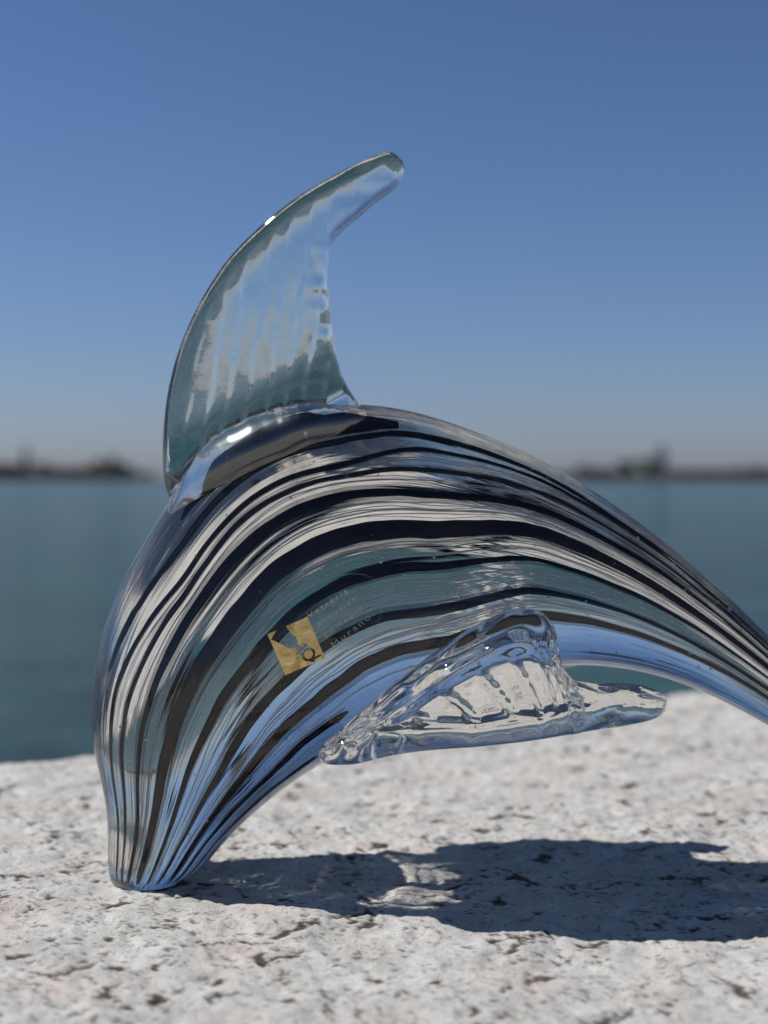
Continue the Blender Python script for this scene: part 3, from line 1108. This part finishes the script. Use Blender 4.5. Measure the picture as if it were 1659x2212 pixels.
def tree(px, top_px, wpx, y, seed, label, group):
    x = shx(px, y); m = y / F
    base = WZ + 2.0
    h = (1037 - top_px - 11) * m + 1.2
    t = empty('tree', (x, y, base)); tag(t, label, 'tree', group)
    w = wpx * m / 2
    bm = bmesh.new()
    bmesh.ops.create_cone(bm, cap_ends=True, segments=8, radius1=.35 + h * .02, radius2=.15, depth=h * .6)
    bmesh.ops.translate(bm, verts=bm.verts, vec=(0, 0, h * .3))
    for k_ in range(4):
        g = bmesh.ops.create_cone(bm, cap_ends=True, segments=6, radius1=.14, radius2=.06, depth=h * .4)
        from mathutils import Matrix
        a = k_ * 1.6 + seed
        Mx = Matrix.Translation((math.cos(a) * w * .3, math.sin(a) * w * .3, h * .55)) @ Matrix.Rotation(.6, 4, Vector((-math.sin(a), math.cos(a), 0)))
        bmesh.ops.transform(bm, matrix=Mx, verts=g['verts'])
    me = bpy.data.meshes.new('trunk'); bm.to_mesh(me); bm.free(); me.materials.append(M_BARK)
    obj('trunk', me, t)
    V = []; Fq = []
    rr = random.Random(seed)
    for k_ in range(7):
        a = rr.uniform(0, 6.28); q = rr.uniform(0, .55)
        v, f = clump(math.cos(a) * w * q, math.sin(a) * w * q, h * rr.uniform(.45, .8), w * .55, w * .55, h * .22, seed * 10 + k_, 110, h * .07)
        f = [tuple(i + len(V) for i in ff) for ff in f]; V += v; Fq += f
    obj('crown', mesh_from('crown', V, Fq, M_LEAF, False), t)


# belt of undergrowth and far trees that reads as one mass
for nm, x0, x1, seed, hmul in (('treeline', -500, 330, 11, 1.0), ('treeline', 1180, 2300, 12, 0.9)):
    V = []; Fq = []
    rr = np.random.default_rng(seed)
    for px in np.arange(x0, x1, 7.0):
        y = DS + rr.uniform(70, 110)
        hh = (3.4 + 2.2 * (0.5 + float(gnoise(px * .015, 3.0, seed)))) * hmul
        v, f = clump(shx(px, y), y, WZ + 2 + hh * .5, 3.2, 4, hh * .6, int(px) + 7000, 60, 1.0)
        f = [tuple(i + len(V) for i in ff) for ff in f]; V += v; Fq += f
    o_ = obj(nm, mesh_from(nm, V, Fq, M_LEAF, False))
    tag(o_, 'dark tree belt along the %s far shore' % ('left' if x0 < 0 else 'right'), None, None, 'stuff')


def box(bm, x0, x1, y0, y1, z0, z1):
    vs = [bm.verts.new((x, y, z)) for z in (z0, z1) for (x, y) in ((x0, y0), (x1, y0), (x1, y1), (x0, y1))]
    for f in ((3, 2, 1, 0), (4, 5, 6, 7), (0, 1, 5, 4), (1, 2, 6, 5), (2, 3, 7, 6), (3, 0, 4, 7)):
        bm.faces.new([vs[i] for i in f])


def bmobj(name, bm, mat, parent=None):
    me = bpy.data.meshes.new(name); bm.to_mesh(me); bm.free(); me.materials.append(mat)
    return obj(name, me, parent)


def house(px0, px1, top_px, y, mat, label, cat='building', floors=2, group='buildings on the far shore'):
    m = y / F
    x0, x1 = shx(px0, y), shx(px1, y)
    base = WZ + 1.8
    h = (1037 - top_px) * m + 1.2 - 0.6
    w = x1 - x0; d = 11
    t = empty('house', ((x0 + x1) / 2, y, base)); tag(t, label, cat, group)
    bm = bmesh.new(); box(bm, -w / 2, w / 2, -d / 2, d / 2, 0, h * .74); bmobj('wall', bm, mat, t)
    bm = bmesh.new()
    e = .5
    a = [bm.verts.new(p) for p in ((-w / 2 - e, -d / 2 - e, h * .745), (w / 2 + e, -d / 2 - e, h * .745), (w / 2 + e, d / 2 + e, h * .745), (-w / 2 - e, d / 2 + e, h * .745),
                                   (-w / 2 + 2, 0, h), (w / 2 - 2, 0, h))]
    for f in ((3, 2, 1, 0), (0, 1, 5, 4), (1, 2, 5), (2, 3, 4, 5), (3, 0, 4)):
        bm.faces.new([a[i] for i in f])
    bmobj('roof', bm, M_TILE, t)
    nw = max(2, int(w / 4.5))
    bm = bmesh.new(); box(bm, -.5, .5, -.12, .12, 0, 1.3)
    me = bpy.data.meshes.new('window'); bm.to_mesh(me); bm.free(); me.materials.append(M_WIN)
    for k_ in range(nw):
        for fl in range(floors):
            o_ = obj('window', me, t)
            o_.location = (-w / 2 + (k_ + .5) * w / nw, -d / 2 - .03, h * .74 * (fl + .35) / floors)


def tower(px, top_px, wpx, y, mat, label, cat, dome=False):
    m = y / F; x = shx(px, y); base = WZ + 1.8
    h = (1037 - top_px - 5) * m + 1.2; w = wpx * m / 2
    t = empty('bell_tower' if not dome else 'domed_tower', (x, y, base)); tag(t, label, cat)
    bm = bmesh.new(); box(bm, -w, w, -w, w, 0, h * .62); bmobj('shaft', bm, mat, t)
    bm = bmesh.new(); box(bm, -w * 1.12, w * 1.12, -w * 1.12, w * 1.12, h * .62, h * .64); bmobj('cornice', bm, M_PLAST, t)
    for sx in (-1, 1):
        for sy in (-1, 1):
            bm = bmesh.new()
            box(bm, sx * w * .75 - w * .22, sx * w * .75 + w * .22, sy * w * .75 - w * .22, sy * w * .75 + w * .22, h * .64, h * .77)
            bmobj('pier', bm, mat, t)
    bm = bmesh.new()
    if dome:
        bmesh.ops.create_uvsphere(bm, u_segments=20, v_segments=12, radius=w * 1.05)
        bmesh.ops.scale(bm, verts=bm.verts, vec=(1, 1, 1.2)); bmesh.ops.translate(bm, verts=bm.verts, vec=(0, 0, h * .80))
    else:
        bmesh.ops.create_cone(bm, cap_ends=True, segments=4, radius1=w * 1.5, radius2=.05, depth=h * .24)
        from mathutils import Matrix
        bmesh.ops.rotate(bm, verts=bm.verts, matrix=Matrix.Rotation(math.pi / 4, 3, 'Z'))
        bmesh.ops.translate(bm, verts=bm.verts, vec=(0, 0, h * .88))
    bmobj('spire' if not dome else 'dome', bm, M_LEAD, t)


house(-60, 30, 1003, DS + 24, M_BRICK, 'dark brick building at the left frame edge, left of the spired tower')
tower(56, 962, 13, DS + 30, M_BRICK, 'dark pointed bell tower on the left far shore', 'tower')
house(90, 170, 1012, DS + 26, M_BRICK, 'long low brick building between the left bell tower and the domed tower')
house(170, 232, 1010, DS + 22, M_PLAST, 'low ochre building just left of the small domed tower')
tower(243, 984, 18, DS + 30, M_BRICK, 'short domed tower near the right end of the left shore', 'tower', True)
house(1250, 1330, 1014, DS + 22, M_BRICK, 'low brick building nearest the dolphin\'s back on the right shore')
house(1440, 1560, 1018, DS + 20, M_BRICK, 'long brick building right of the tall dark tower')
house(1565, 1680, 1016, DS + 22, M_PLAST, 'ochre building at the right frame edge')
tower(1428, 958, 20, DS + 34, M_LEAD, 'tall dark tower standing above the right far shore', 'tower')
GT = 'trees on the far shore'
tree(30, 992, 46, DS + 40, 31, 'dark tree just left of the pointed bell tower', GT)
tree(92, 996, 50, DS + 44, 32, 'dark tree just right of the pointed bell tower', GT)
tree(216, 990, 40, DS + 40, 33, 'dark tree just left of the short domed tower', GT)
tree(270, 996, 42, DS + 40, 34, 'dark tree just right of the short domed tower, last tall one', GT)
tree(1262, 1000, 44, DS + 40, 35, 'dark tree nearest the dolphin\'s back on the right shore', GT)
tree(1352, 990, 40, DS + 40, 36, 'tall dark tree a little left of the right shore\'s tower', GT)
tree(1400, 985, 42, DS + 44, 37, 'dark tree touching the left side of the right shore\'s tower', GT)
tree(1645, 1000, 50, DS + 42, 38, 'dark tree at the right frame edge behind the ochre building', GT)

print('objects', len(bpy.data.objects))
